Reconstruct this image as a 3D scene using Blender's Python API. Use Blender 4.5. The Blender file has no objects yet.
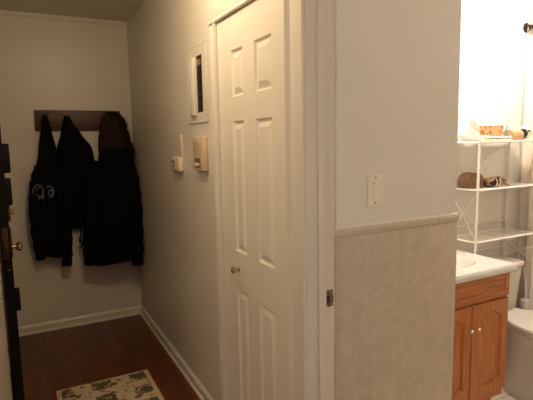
import bpy, bmesh, math, random
from mathutils import Vector, Matrix
random.seed(7)
S = bpy.context.scene
COL = S.collection
R = math.radians

# ------------------------------------------------------------------ camera
def make_camera():
    yaw, pitch, roll = R(27.463), R(7.257), R(-1.085)
    cy, sy, cp, sp = math.cos(yaw), math.sin(yaw), math.cos(pitch), math.sin(pitch)
    f = Vector((sy*cp, cy*cp, -sp)); r = Vector((cy, -sy, 0)); u = r.cross(f)
    c, s = math.cos(roll), math.sin(roll)
    r2 = c*r + s*u; u2 = -s*r + c*u
    cam = bpy.data.cameras.new('camera'); o = bpy.data.objects.new('camera', cam); COL.objects.link(o)
    cam.sensor_width = 36.0; cam.lens = 36*468.745/533; cam.clip_start = 0.01
    m = Matrix(((r2.x, u2.x, -f.x, 0), (r2.y, u2.y, -f.y, 0), (r2.z, u2.z, -f.z, 1.47), (0, 0, 0, 1)))
    o.matrix_world = m
    S.camera = o
make_camera()

# ------------------------------------------------------------------ world, lamps, exposure
W = bpy.data.worlds.new('world'); S.world = W; W.use_nodes = True
W.node_tree.nodes['Background'].inputs['Color'].default_value = (1.0, 0.80, 0.58, 1)
W.node_tree.nodes['Background'].inputs['Strength'].default_value = 0.10
S.view_settings.view_transform = 'Standard'; S.view_settings.look = 'None'
S.view_settings.gamma = 1.0; S.view_settings.exposure = 0.0; S.view_settings.use_curve_mapping = False

def point(name, loc, power, color, radius):
    l = bpy.data.lights.new(name, 'POINT'); l.energy = power; l.color = color; l.shadow_soft_size = radius
    o = bpy.data.objects.new(name, l); o.location = loc; COL.objects.link(o); return o
point('hall_lamp_light', (0.38, 1.90, 2.27), 15.5, (1.0, 0.79, 0.50), 0.07)          # ceiling lamp of the hall
point('bathroom_lamp_light', (2.25, 1.58, 2.26), 50.0, (1.0, 0.90, 0.78), 0.06)      # ceiling lamp of the bathroom
point('fill_light', (-0.70, -0.50, 1.95), 45.0, (1.0, 0.86, 0.70), 0.15)     # added fill light behind the camera, no known lamp

# ------------------------------------------------------------------ materials
def mat(name, col, rough=0.5, metal=0.0, var=0.0, scale=8.0, bump=0.0, bscale=60.0, spec=None, alpha=None, trans=None, emit=None, sheen=None, stretch=(1,1,1)):
    m = bpy.data.materials.new(name); m.use_nodes = True
    nt = m.node_tree; b = nt.nodes['Principled BSDF']
    b.inputs['Base Color'].default_value = (*col, 1); b.inputs['Roughness'].default_value = rough
    b.inputs['Metallic'].default_value = metal
    if spec is not None: b.inputs['Specular IOR Level'].default_value = spec
    if alpha is not None: b.inputs['Alpha'].default_value = alpha
    if trans is not None: b.inputs['Transmission Weight'].default_value = trans
    if sheen is not None: b.inputs['Sheen Weight'].default_value = sheen
    if emit: b.inputs['Emission Color'].default_value = (*emit[0], 1); b.inputs['Emission Strength'].default_value = emit[1]
    tc = nt.nodes.new('ShaderNodeTexCoord'); mp = nt.nodes.new('ShaderNodeMapping'); mp.inputs['Scale'].default_value = stretch
    nt.links.new(tc.outputs['Object'], mp.inputs['Vector'])
    if var > 0:
        n = nt.nodes.new('ShaderNodeTexNoise'); n.inputs['Scale'].default_value = scale; n.inputs['Detail'].default_value = 5
        nt.links.new(mp.outputs['Vector'], n.inputs['Vector'])
        r = nt.nodes.new('ShaderNodeValToRGB')
        r.color_ramp.elements[0].position = 0.3; r.color_ramp.elements[1].position = 0.7
        r.color_ramp.elements[0].color = (*[max(0, c*(1-var)) for c in col], 1)
        r.color_ramp.elements[1].color = (*[min(1, c*(1+var)) for c in col], 1)
        nt.links.new(n.outputs['Fac'], r.inputs['Fac']); nt.links.new(r.outputs['Color'], b.inputs['Base Color'])
    if bump > 0:
        n2 = nt.nodes.new('ShaderNodeTexNoise'); n2.inputs['Scale'].default_value = bscale; n2.inputs['Detail'].default_value = 3
        nt.links.new(mp.outputs['Vector'], n2.inputs['Vector'])
        bp = nt.nodes.new('ShaderNodeBump'); bp.inputs['Strength'].default_value = bump; bp.inputs['Distance'].default_value = 0.01
        nt.links.new(n2.outputs['Fac'], bp.inputs['Height']); nt.links.new(bp.outputs['Normal'], b.inputs['Normal'])
    return m

def brick_mat(name, c1, c2, mortar, w, h, gap, axes='xz', off=0.0, rough=0.4, shift=(0, 0), noise=0.12, nscale=12, bump=0.25):
    m = bpy.data.materials.new(name); m.use_nodes = True
    nt = m.node_tree; N = nt.nodes; b = N['Principled BSDF']; b.inputs['Roughness'].default_value = rough
    tc = N.new('ShaderNodeTexCoord'); sx = N.new('ShaderNodeSeparateXYZ'); cx = N.new('ShaderNodeCombineXYZ')
    nt.links.new(tc.outputs['Object'], sx.inputs[0])
    for i, a in enumerate(axes):
        ad = N.new('ShaderNodeMath'); ad.operation = 'ADD'; ad.inputs[1].default_value = shift[i]
        nt.links.new(sx.outputs['xyz'.index(a)], ad.inputs[0]); nt.links.new(ad.outputs[0], cx.inputs[i])
    br = N.new('ShaderNodeTexBrick'); br.offset = off; br.squash = 1.0
    br.inputs['Scale'].default_value = 1.0; br.inputs['Brick Width'].default_value = w; br.inputs['Row Height'].default_value = h
    br.inputs['Mortar Size'].default_value = gap; br.inputs['Mortar Smooth'].default_value = 0.3; br.inputs['Bias'].default_value = 0
    br.inputs['Color1'].default_value = (*c1, 1); br.inputs['Color2'].default_value = (*c2, 1); br.inputs['Mortar'].default_value = (*mortar, 1)
    nt.links.new(cx.outputs[0], br.inputs['Vector'])
    n = N.new('ShaderNodeTexNoise'); n.inputs['Scale'].default_value = nscale; n.inputs['Detail'].default_value = 6; n.inputs['Distortion'].default_value = 1.5
    nt.links.new(cx.outputs[0], n.inputs['Vector'])
    mr = N.new('ShaderNodeMapRange'); mr.inputs[1].default_value = 0.3; mr.inputs[2].default_value = 0.7
    mr.inputs[3].default_value = 1-noise; mr.inputs[4].default_value = 1+noise
    nt.links.new(n.outputs['Fac'], mr.inputs[0])
    mx = N.new('ShaderNodeVectorMath'); mx.operation = 'SCALE'
    nt.links.new(br.outputs['Color'], mx.inputs[0]); nt.links.new(mr.outputs[0], mx.inputs['Scale'])
    nt.links.new(mx.outputs[0], b.inputs['Base Color'])
    bp = N.new('ShaderNodeBump'); bp.invert = True; bp.inputs['Strength'].default_value = bump; bp.inputs['Distance'].default_value = 0.003
    nt.links.new(br.outputs['Fac'], bp.inputs['Height']); nt.links.new(bp.outputs['Normal'], b.inputs['Normal'])
    return m

def wood_mat(name, c1, c2, rough=0.4, grain='z', freq=14):
    m = bpy.data.materials.new(name); m.use_nodes = True
    nt = m.node_tree; N = nt.nodes; b = N['Principled BSDF']; b.inputs['Roughness'].default_value = rough
    tc = N.new('ShaderNodeTexCoord'); mp = N.new('ShaderNodeMapping')
    sc = {'x': (0.08, 1, 1), 'y': (1, 0.08, 1), 'z': (1, 1, 0.08)}[grain]
    mp.inputs['Scale'].default_value = sc
    nt.links.new(tc.outputs['Object'], mp.inputs['Vector'])
    n = N.new('ShaderNodeTexNoise'); n.inputs['Scale'].default_value = freq*6; n.inputs['Detail'].default_value = 6; n.inputs['Distortion'].default_value = 0.6
    nt.links.new(mp.outputs['Vector'], n.inputs['Vector'])
    r = N.new('ShaderNodeValToRGB'); r.color_ramp.elements[0].position = 0.35; r.color_ramp.elements[1].position = 0.65
    r.color_ramp.elements[0].color = (*c1, 1); r.color_ramp.elements[1].color = (*c2, 1)
    nt.links.new(n.outputs['Fac'], r.inputs['Fac']); nt.links.new(r.outputs['Color'], b.inputs['Base Color'])
    return m

def rug_mat():
    m = bpy.data.materials.new('woven_rug'); m.use_nodes = True
    nt = m.node_tree; N = nt.nodes; L = nt.links; b = N['Principled BSDF']; b.inputs['Roughness'].default_value = 0.95
    b.inputs['Specular IOR Level'].default_value = 0.1
    tc = N.new('ShaderNodeTexCoord'); sx = N.new('ShaderNodeSeparateXYZ'); L.new(tc.outputs['Object'], sx.inputs[0])
    def math_(op, a, bb=None, c=None):
        n = N.new('ShaderNodeMath'); n.operation = op
        for i, v in enumerate((a, bb, c)):
            if v is None: continue
            if isinstance(v, (int, float)): n.inputs[i].default_value = v
            else: L.new(v, n.inputs[i])
        return n.outputs[0]
    def mix(fac, c1, c2):
        n = N.new('ShaderNodeMix'); n.data_type = 'RGBA'; L.new(fac, n.inputs[0])
        for i, v in ((6, c1), (7, c2)):
            if isinstance(v, tuple): n.inputs[i].default_value = (*v, 1)
            else: L.new(v, n.inputs[i])
        return n.outputs[2]
    nz = N.new('ShaderNodeTexNoise'); nz.inputs['Scale'].default_value = 22; nz.inputs['Detail'].default_value = 3; L.new(tc.outputs['Object'], nz.inputs['Vector'])
    fine = N.new('ShaderNodeTexNoise'); fine.inputs['Scale'].default_value = 160; L.new(tc.outputs['Object'], fine.inputs['Vector'])
    wob = math_('MULTIPLY', math_('SUBTRACT', nz.outputs['Fac'], 0.5), 0.05)
    # motif squares on a grid, x pitch .2 m, y pitch .16 m, edges roughened
    ux = math_('ABSOLUTE', math_('SUBTRACT', math_('FRACT', math_('DIVIDE', math_('ADD', math_('ADD', sx.outputs[0], wob), 0.36), 0.225)), 0.5))
    uy = math_('ABSOLUTE', math_('SUBTRACT', math_('FRACT', math_('DIVIDE', math_('ADD', math_('ADD', sx.outputs[1], wob), 0.045), 0.17)), 0.5))
    sq = math_('MULTIPLY', math_('LESS_THAN', ux, 0.25), math_('LESS_THAN', uy, 0.30))
    vor = N.new('ShaderNodeTexVoronoi'); vor.inputs['Scale'].default_value = 16; L.new(tc.outputs['Object'], vor.inputs['Vector'])
    flower = math_('LESS_THAN', vor.outputs['Distance'], 0.34)
    base = mix(math_('GREATER_THAN', fine.outputs['Fac'], 0.55), (0.70, 0.57, 0.40), (0.56, 0.44, 0.30))
    leaf = math_('GREATER_THAN', nz.outputs['Fac'], 0.60)
    c = mix(leaf, base, (0.32, 0.21, 0.13))
    c = mix(math_('MULTIPLY', flower, math_('SUBTRACT', 1.0, sq)), c, (0.20, 0.115, 0.075))
    c = mix(math_('MULTIPLY', sq, math_('LESS_THAN', nz.outputs['Fac'], 0.56)), c, (0.135, 0.115, 0.075))
    # plain cream border just inside the binding
    ax = math_('ABSOLUTE', sx.outputs[0]); edge = math_('GREATER_THAN', ax, 0.245)
    c = mix(edge, c, base)
    L.new(c, b.inputs['Base Color'])
    bp = N.new('ShaderNodeBump'); bp.inputs['Strength'].default_value = 0.5; bp.inputs['Distance'].default_value = 0.003
    L.new(fine.outputs['Fac'], bp.inputs['Height']); L.new(bp.outputs['Normal'], b.inputs['Normal'])
    return m

M = {
 'wall': mat('hall_wall_paint', (0.70, 0.645, 0.575), 0.38, var=0.03, scale=3, bump=0.06, bscale=35),
 'bath': mat('bathroom_wall_paint', (0.80, 0.765, 0.71), 0.5, var=0.02, scale=3, bump=0.04, bscale=35),
 'ceil': mat('ceiling_paint', (0.75, 0.70, 0.62), 0.7, var=0.02, scale=3),
 'trim': mat('gloss_trim_paint', (0.74, 0.69, 0.62), 0.3, var=0.02, scale=5),
 'door': mat('door_paint', (0.78, 0.725, 0.645), 0.35, var=0.02, scale=4),
 'floor': brick_mat('oak_strip_floor', (0.16, 0.048, 0.018), (0.095, 0.027, 0.011), (0.02, 0.008, 0.004), 0.9, 0.06, 0.0012, axes='yx', off=0.4, rough=0.30, noise=0.25, nscale=25, bump=0.2),
 'bfloor': brick_mat('bathroom_floor_tile', (0.66, 0.58, 0.48), (0.62, 0.54, 0.45), (0.36, 0.31, 0.25), 0.2, 0.2, 0.003, axes='xy', rough=0.35, noise=0.05),
 'tile': brick_mat('beige_marbled_tile', (0.575, 0.485, 0.395), (0.565, 0.475, 0.385), (0.46, 0.385, 0.31), 0.145, 0.222, 0.0014, axes='xz', rough=0.30, shift=(-1.008, -0.893), noise=0.10, nscale=14, bump=0.35),
 'black': mat('black_paint', (0.006, 0.005, 0.005), 0.6, var=0.2, scale=20, spec=0.15),
 'darkdoor': mat('dark_brown_door_paint', (0.007, 0.005, 0.004), 0.6, var=0.2, scale=12, spec=0.15),
 'brass': mat('brass', (0.55, 0.41, 0.20), 0.25, 1.0, var=0.1, scale=30),
 'dullbrass': mat('tarnished_brass', (0.10, 0.055, 0.026), 0.5, 0.9, var=0.25, scale=40),
 'steel': mat('worn_steel', (0.25, 0.19, 0.13), 0.42, 1.0, var=0.3, scale=80),
 'chrome': mat('satin_nickel', (0.85, 0.80, 0.74), 0.2, 1.0, var=0.03, scale=20),
 'rack': wood_mat('dark_mahogany', (0.050, 0.016, 0.010), (0.095, 0.030, 0.018), 0.45, 'x'),
 'oak': wood_mat('honey_oak', (0.40, 0.135, 0.036), (0.56, 0.215, 0.066), 0.38, 'z'),
 'oakx': wood_mat('honey_oak_rail', (0.40, 0.135, 0.036), (0.56, 0.215, 0.066), 0.38, 'x'),
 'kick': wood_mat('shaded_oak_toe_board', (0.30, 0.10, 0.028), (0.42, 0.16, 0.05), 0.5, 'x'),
 'marble': mat('cultured_marble', (0.66, 0.64, 0.61), 0.14, var=0.03, scale=6),
 'porcelain': mat('white_porcelain', (0.70, 0.66, 0.60), 0.10, var=0.01, scale=4),
 'seat': mat('white_toilet_seat', (0.64, 0.60, 0.55), 0.25, var=0.01, scale=4),
 'wire': mat('white_enamel', (0.78, 0.74, 0.69), 0.3, var=0.02, scale=30),
 'glass': mat('frosted_shelf_panel', (0.86, 0.82, 0.76), 0.2, var=0.01, scale=10),
 'jet': mat('black_nylon', (0.0045, 0.0042, 0.0045), 0.85, var=0.25, scale=14, bump=0.3, bscale=40, spec=0.10),
 'navy': mat('blue_black_wool', (0.0045, 0.0045, 0.006), 0.95, var=0.3, scale=40, bump=0.25, bscale=200, spec=0.1),
 'charcoal': mat('black_padded_cloth', (0.0042, 0.004, 0.0045), 0.9, var=0.3, scale=18, bump=0.3, bscale=30, spec=0.08),
 'fur': mat('brown_fur', (0.030, 0.016, 0.012), 0.95, var=0.5, scale=60, spec=0.1),
 'hood': mat('dark_brown_lining', (0.026, 0.016, 0.013), 0.95, var=0.3, scale=30, spec=0.1),
 'white': mat('white_print', (0.20, 0.19, 0.23), 0.6, var=0.05, scale=30),
 'cream': mat('cream_plastic', (0.74, 0.63, 0.47), 0.4, var=0.02, scale=10),
 'beigeplastic': mat('beige_plastic', (0.64, 0.50, 0.34), 0.45, var=0.03, scale=12),
 'brownplastic': mat('brown_plastic', (0.22, 0.12, 0.07), 0.4, var=0.1, scale=20),
 'greyplastic': mat('grey_cover_paint', (0.62, 0.55, 0.46), 0.4, var=0.03, scale=10),
 'dark': mat('dark_metal_interior', (0.014, 0.010, 0.008), 0.5, var=0.4, scale=30),
 'ivory': mat('ivory_switch_plastic', (0.88, 0.81, 0.70), 0.3, var=0.01, scale=10),
 'rug': rug_mat(),
 'red': mat('red_binding', (0.26, 0.022, 0.018), 0.9, var=0.2, scale=80),
 'curtain': mat('beige_curtain_cloth', (0.72, 0.63, 0.52), 0.8, var=0.03, scale=20, bump=0.1, bscale=120),
 'rod': mat('dark_bronze_rod', (0.045, 0.028, 0.018), 0.35, 0.8, var=0.2, scale=30),
 'basket': None,
 'tan': mat('tan_towel', (0.50, 0.33, 0.19), 0.95, var=0.12, scale=60, bump=0.4, bscale=250),
 'creamcloth': mat('cream_cotton', (0.78, 0.70, 0.54), 0.95, var=0.06, scale=30, bump=0.3, bscale=200),
 'knit': mat('brown_felt', (0.17, 0.095, 0.05), 0.95, var=0.25, scale=50, bump=0.4, bscale=140),
 'canvas': mat('tan_canvas', (0.36, 0.23, 0.13), 0.95, var=0.3, scale=35, bump=0.4, bscale=120),
 'clear': mat('clear_plastic', (0.42, 0.37, 0.34), 0.15, var=0.02, scale=20, alpha=0.55),
}
def basket_mat():
    m = bpy.data.materials.new('orange_printed_basket'); m.use_nodes = True
    nt = m.node_tree; N = nt.nodes; b = N['Principled BSDF']; b.inputs['Roughness'].default_value = 0.8
    tc = N.new('ShaderNodeTexCoord'); v = N.new('ShaderNodeTexVoronoi'); v.inputs['Scale'].default_value = 55
    mp = N.new('ShaderNodeMapping'); mp.inputs['Scale'].default_value = (1.4, 1, 0.6)
    nt.links.new(tc.outputs['Object'], mp.inputs[0]); nt.links.new(mp.outputs[0], v.inputs['Vector'])
    r = N.new('ShaderNodeValToRGB'); e = r.color_ramp.elements
    e[0].position = 0.30; e[0].color = (0.30, 0.07, 0.02, 1); e[1].position = 0.45; e[1].color = (0.50, 0.29, 0.13, 1)
    nt.links.new(v.outputs['Distance'], r.inputs['Fac']); nt.links.new(r.outputs['Color'], b.inputs['Base Color'])
    return m
M['basket'] = basket_mat()

# ------------------------------------------------------------------ mesh helpers
def add_box(bm, lo, hi, bev=0.0, seg=2, mtx=None):
    vs = [bm.verts.new((x, y, z)) for x in (lo[0], hi[0]) for y in (lo[1], hi[1]) for z in (lo[2], hi[2])]
    F = [(0,1,3,2), (4,6,7,5), (0,4,5,1), (2,3,7,6), (0,2,6,4), (1,5,7,3)]
    fs = [bm.faces.new([vs[i] for i in f]) for f in F]
    if bev > 0:
        es = list({e for f in fs for e in f.edges})
        r = bmesh.ops.bevel(bm, geom=es, offset=bev, segments=seg, affect='EDGES', profile=0.5)
        vs = list({v for f in r['faces'] for v in f.verts} | {v for v in vs if v.is_valid})
    if mtx is not None:
        for v in vs: v.co = mtx @ v.co
    return vs

def ring_loft(bm, rings, cap=True, closed=False):
    VR = [[bm.verts.new(p) for p in r] for r in rings]
    n = len(VR[0]); k = len(VR)
    for i in range(k if closed else k-1):
        a, b = VR[i], VR[(i+1) % k]
        for j in range(n):
            bm.faces.new((a[j], a[(j+1) % n], b[(j+1) % n], b[j]))
    if cap and not closed:
        bm.faces.new(list(reversed(VR[0]))); bm.faces.new(VR[-1])
    return VR

def add_tube(bm, pts, rad, n=8, closed=False):
    pts = [Vector(p) for p in pts]; rings = []
    k = len(pts); rr = rad if isinstance(rad, (list, tuple)) else [rad]*k
    prev = None
    for i, p in enumerate(pts):
        if closed: t = (pts[(i+1) % k]-pts[i-1]).normalized()
        else: t = (pts[min(i+1, k-1)]-pts[max(i-1, 0)]).normalized()
        if prev is None:
            a = Vector((0, 0, 1)) if abs(t.z) < 0.9 else Vector((1, 0, 0))
            u = t.cross(a).normalized()
        else: u = (prev - t*prev.dot(t)).normalized()
        prev = u; v = t.cross(u)
        rings.append([p + rr[i]*(math.cos(2*math.pi*j/n)*u + math.sin(2*math.pi*j/n)*v) for j in range(n)])
    ring_loft(bm, rings, True, closed)

def add_lathe(bm, prof, origin, axis='z', n=24):
    """prof: (radius, along). closed solid of revolution."""
    o = Vector(origin); rings = []
    for r, h in prof:
        r = max(r, 1e-4); ring = []
        for j in range(n):
            a = 2*math.pi*j/n; c, s = r*math.cos(a), r*math.sin(a)
            ring.append(o + {'z': Vector((c, s, h)), 'x': Vector((h, c, s)), 'y': Vector((c, h, s)), '-x': Vector((-h, c, s)), '-y': Vector((c, -h, s))}[axis])
        rings.append(ring)
    ring_loft(bm, rings)

def rr_ring(cx, cy, hx, hy, z, n=40, p=3.0):
    out = []
    for j in range(n):
        a = 2*math.pi*j/n; c, s = math.cos(a), math.sin(a)
        out.append(Vector((cx + hx*math.copysign(abs(c)**(2/p), c), cy + hy*math.copysign(abs(s)**(2/p), s), z)))
    return out

def obj(name, bm, m, parent=None, smooth=False, origin=None):
    bmesh.ops.recalc_face_normals(bm, faces=bm.faces[:])
    me = bpy.data.meshes.new(name); bm.to_mesh(me); bm.free()
    o = bpy.data.objects.new(name, me); COL.objects.link(o)
    if isinstance(m, (list, tuple)):
        for k in m: me.materials.append(k)
    else: me.materials.append(m)
    if smooth:
        for p in me.polygons: p.use_smooth = True
        try: me.set_sharp_from_angle(angle=R(38))
        except Exception: pass
    if origin is not None:
        me.transform(Matrix.Translation(-Vector(origin))); o.location = origin
    if parent is not None:
        o.parent = parent
        pl = parent.location if parent.parent is None else parent.matrix_world.translation
        # world position of parent chain (no rotations are used on parents)
        w = Vector((0, 0, 0)); q = parent
        while q is not None: w += q.location; q = q.parent
        o.location = o.location - w
    return o

def thing(name, label, cat, loc, group=None):
    o = bpy.data.objects.new(name, None); COL.objects.link(o); o.location = loc
    o.empty_display_size = 0.05
    tag(o, label, cat, group); return o
def tag(o, label, cat, group=None):
    o['label'] = label; o['category'] = cat
    if group: o['group'] = group
    return o
def struct(name, bm, m, label=None, smooth=False):
    o = obj(name, bm, m, None, smooth); o['kind'] = 'structure'
    if label: o['label'] = label
    return o
def box_obj(name, lo, hi, m, parent=None, bev=0.0, seg=2, smooth=None):
    bm = bmesh.new(); add_box(bm, lo, hi, bev, seg); return obj(name, bm, m, parent, bev > 0 if smooth is None else smooth)
def bstruct(name, boxes, m, bev=0.0, label=None):
    bm = bmesh.new()
    for lo, hi in boxes: add_box(bm, lo, hi, bev)
    return struct(name, bm, m, label, bev > 0)

XW, XB = 0.833, 0.941          # hall right wall: hall face, bathroom face
YB, ZC = 3.988, 2.43           # hall back wall, ceiling
YJ = 1.317                     # far jamb of the bathroom doorway
YS = 1.370                     # switch wall face
XC = 1.610                     # end of the closet block
YV = 1.950                     # bathroom back wall
XR = 3.55                      # far side of the bath

# ------------------------------------------------------------------ shell
bstruct('floor', [((-1.6, -1.3, -0.06), (0.893, YB, 0.0))], M['floor'])
bstruct('floor_bathroom', [((0.893, -0.75, -0.06), (XR, YV, 0.0))], M['bfloor'])
bstruct('ceiling', [((-1.6, -1.3, ZC), (XR+0.1, YB+0.1, ZC+0.06))], M['ceil'])
bstruct('wall_back', [((-0.28, YB, 0), (XB, YB+0.1, ZC))], M['wall'])
bstruct('wall_left', [((-0.28, 2.575, 0), (-0.165, YB, ZC)), ((-0.28, 0.75, 0), (-0.128, 2.575, ZC))], M['wall'])
bstruct('wall_right', [((XW, 2.085, 0), (XB, YB, ZC)), ((XW, 1.417, 2.012), (XB, 2.085, ZC)),
                       ((XW, YJ+0.012, 0), (XB, 1.417, ZC)),
                       ((XW, 0.45, 2.06), (XB, YJ+0.012, ZC)), ((XW, -1.3, 0), (XB, 0.44, ZC))], M['wall'])
bstruct('wall_switch', [((XB, YS, 0), (XC, YS+0.09, ZC))], M['bath'])
bstruct('wall_alcove', [((XC-0.09, YS+0.09, 0), (XC, YV, ZC))], M['bath'])
bstruct('wall_bathroom_back', [((XC-0.09, YV, 0), (XR+0.1, YV+0.1, ZC))], M['bath'])
bstruct('wall_bathroom_right', [((XR, -0.75, 0), (XR+0.1, YV, ZC))], M['bath'])
bstruct('wall_bathroom_front', [((XB, -0.85, 0), (XR+0.1, -0.75, ZC))], M['bath'])

def baseboard(name, p0, p1, nrm, h=0.072, t=0.014):
    """moulded board between two floor points, standing out along nrm"""
    bm = bmesh.new(); n = Vector((nrm[0], nrm[1], 0))
    prof = [(0, 0), (t+0.010, 0), (t+0.009, 0.010), (t, 0.016), (t, h-0.020), (t*0.75, h-0.010), (t*0.45, h-0.003), (0, h)]
    rings = [[Vector((p[0], p[1], 0)) + n*a + Vector((0, 0, b)) for a, b in prof] for p in (p0, p1)]
    ring_loft(bm, rings)
    return struct(name, bm, M['trim'])
baseboard('baseboard_back', (-0.165, YB), (XW, YB), (0, -1))
baseboard('baseboard_right', (XW, 2.140), (XW, YB), (-1, 0))
baseboard('baseboard_left', (-0.128, 0.75), (-0.128, 2.575), (1, 0), t=0.008)
# thin picture moulding at the top of the back wall
bm = bmesh.new()
prof = [(0, 0), (0.010, 0.004), (0.014, 0.012), (0.020, 0.020), (0.022, 0.032), (0, 0.032)]
ring_loft(bm, [[Vector((x, YB-a, ZC-0.032+b)) for a, b in prof] for x in (-0.165, XW)])
struct('trim_1', bm, M['ceil'])

# closet casing: two legs and a head, moulded, butted to the corner of the doorway
def casing_leg(bm, y0, y1, z0, z1):
    # outer edge y0 -> inner edge y1 (towards the door)
    d = 1 if y1 > y0 else -1; w = abs(y1-y0)
    prof = [(0, 0), (0, 0.006), (0.004, 0.010), (0.014, 0.010), (0.024, 0.008), (w-0.028, 0.004), (w-0.023, 0.002), (w-0.007, 0.015), (w-0.002, 0.015), (w, 0.013), (w, 0)]
    ring_loft(bm, [[Vector((XW-b, y0+d*a, z)) for a, b in prof] for z in (z0, z1)])
bm = bmesh.new()
casing_leg(bm, 2.140, 2.070, 0, 2.005)
casing_leg(bm, YJ+0.0005, 1.429, 0, 2.005)
w = 0.070
prof = [(0, 0), (0, 0.006), (0.004, 0.010), (0.014, 0.010), (0.024, 0.008), (w-0.028, 0.004), (w-0.023, 0.002), (w-0.007, 0.015), (w-0.002, 0.015), (w, 0.013), (w, 0)]
ring_loft(bm, [[Vector((XW-b, y, 2.075-a)) for a, b in prof] for y in (2.140, YJ+0.0005)])
struct('trim_2', bm, M['trim'], 'white moulded casing around the closet door', True)
bstruct('trim_3', [((XW, 2.071, 0), (XB, 2.085, 2.012)), ((XW, 1.417, 0), (XB, 1.428, 2.012)), ((XW, 1.428, 2.004), (XB, 2.071, 2.012))], M['trim'])

# bathroom jamb: board, stop, rounded inner edge; the strike plate is its part
bm = bmesh.new()
add_box(bm, (XW+0.001, YJ, 0), (XB+0.002, YJ+0.012, 2.06), 0.0015)
add_box(bm, (0.878, YJ-0.011, 0), (0.908, YJ, 2.05), 0.002)
add_tube(bm, [(XB-0.001, YJ+0.004, 0), (XB-0.001, YJ+0.004, 2.06)], 0.005, 10)
add_box(bm, (XB, YJ+0.004, 0), (XB+0.012, YS, 2.06), 0.003)
jamb = struct('trim_4', bm, M['trim'], 'white door jamb with a metal strike plate', True)
bm = bmesh.new()
# plate with a real opening for the latch
x0, x1, z0, z1 = 0.9055, 0.9405, 0.884, 0.944
for lo, hi in (((x0, z0), (x1, 0.897)), ((x0, 0.924), (x1, z1)), ((x0, 0.897), (0.912, 0.924)), ((0.929, 0.897), (x1, 0.924))):
    add_box(bm, (lo[0], YJ-0.0022, lo[1]), (hi[0], YJ+0.0005, hi[1]))
add_tube(bm, [(0.9415, YJ-0.001, 0.897), (0.9415, YJ-0.001, 0.924)], 0.0025, 8)
sp = obj('strike_plate', bm, M['steel'], jamb, True); sp['label'] = 'worn metal strike plate'
box_obj('latch_hole', (0.912, YJ-0.0010, 0.897), (0.929, YJ+0.0004, 0.924), M['dark'], sp)
bm = bmesh.new()
for z in (0.8885, 0.932): add_lathe(bm, [(0.0035, 0.0), (0.0035, 0.0018), (0.001, 0.0026)], (0.9225, YJ-0.002, z), '-y', 12)
obj('screw', bm, M['dark'], sp, True)
bstruct('trim_5', [((XW, 0.44, 0), (XB, 0.45, 2.06)), ((XW, 0.45, 2.05), (XB, YJ, 2.06))], M['trim'])

# tiled wainscot on the switch wall, with a bullnose cap
bm = bmesh.new()
add_box(bm, (XB+0.012, YS-0.008, 0), (XC+0.008, YS, 1.115), 0.002)
add_box(bm, (XC, YS, 0), (XC+0.008, YV, 1.115))
ws = struct('trim_6', bm, M['tile'], 'beige marbled tile wainscot under the light switch', True)
bm = bmesh.new()
prof = [(0, 1.1155), (0.010, 1.1155), (0.0115, 1.122), (0.0135, 1.132), (0.013, 1.140), (0.009, 1.1455), (0, 1.147)]
ring_loft(bm, [[Vector((x, YS-a, z)) for a, z in prof] for x in (XB+0.012, XC+0.010)])
cap = obj('cap_tile', bm, brick_mat('cap_tile', (0.62, 0.53, 0.435), (0.61, 0.52, 0.425), (0.47, 0.39, 0.31), 0.145, 9, 0.0015, axes='xz', rough=0.25, shift=(-1.07, 3), noise=0.04), ws, True)

bm = bmesh.new(); add_tube(bm, [(XB+0.012, YS-0.004, 1.1465), (XC+0.008, YS-0.004, 1.1465)], 0.0058, 10)  # pale bead standing in for a bright highlight on the cap's top edge
hb = obj('highlight_bead', bm, M['wire'], ws, True); hb['label'] = 'white bead painted as a highlight along the top edge'
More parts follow.
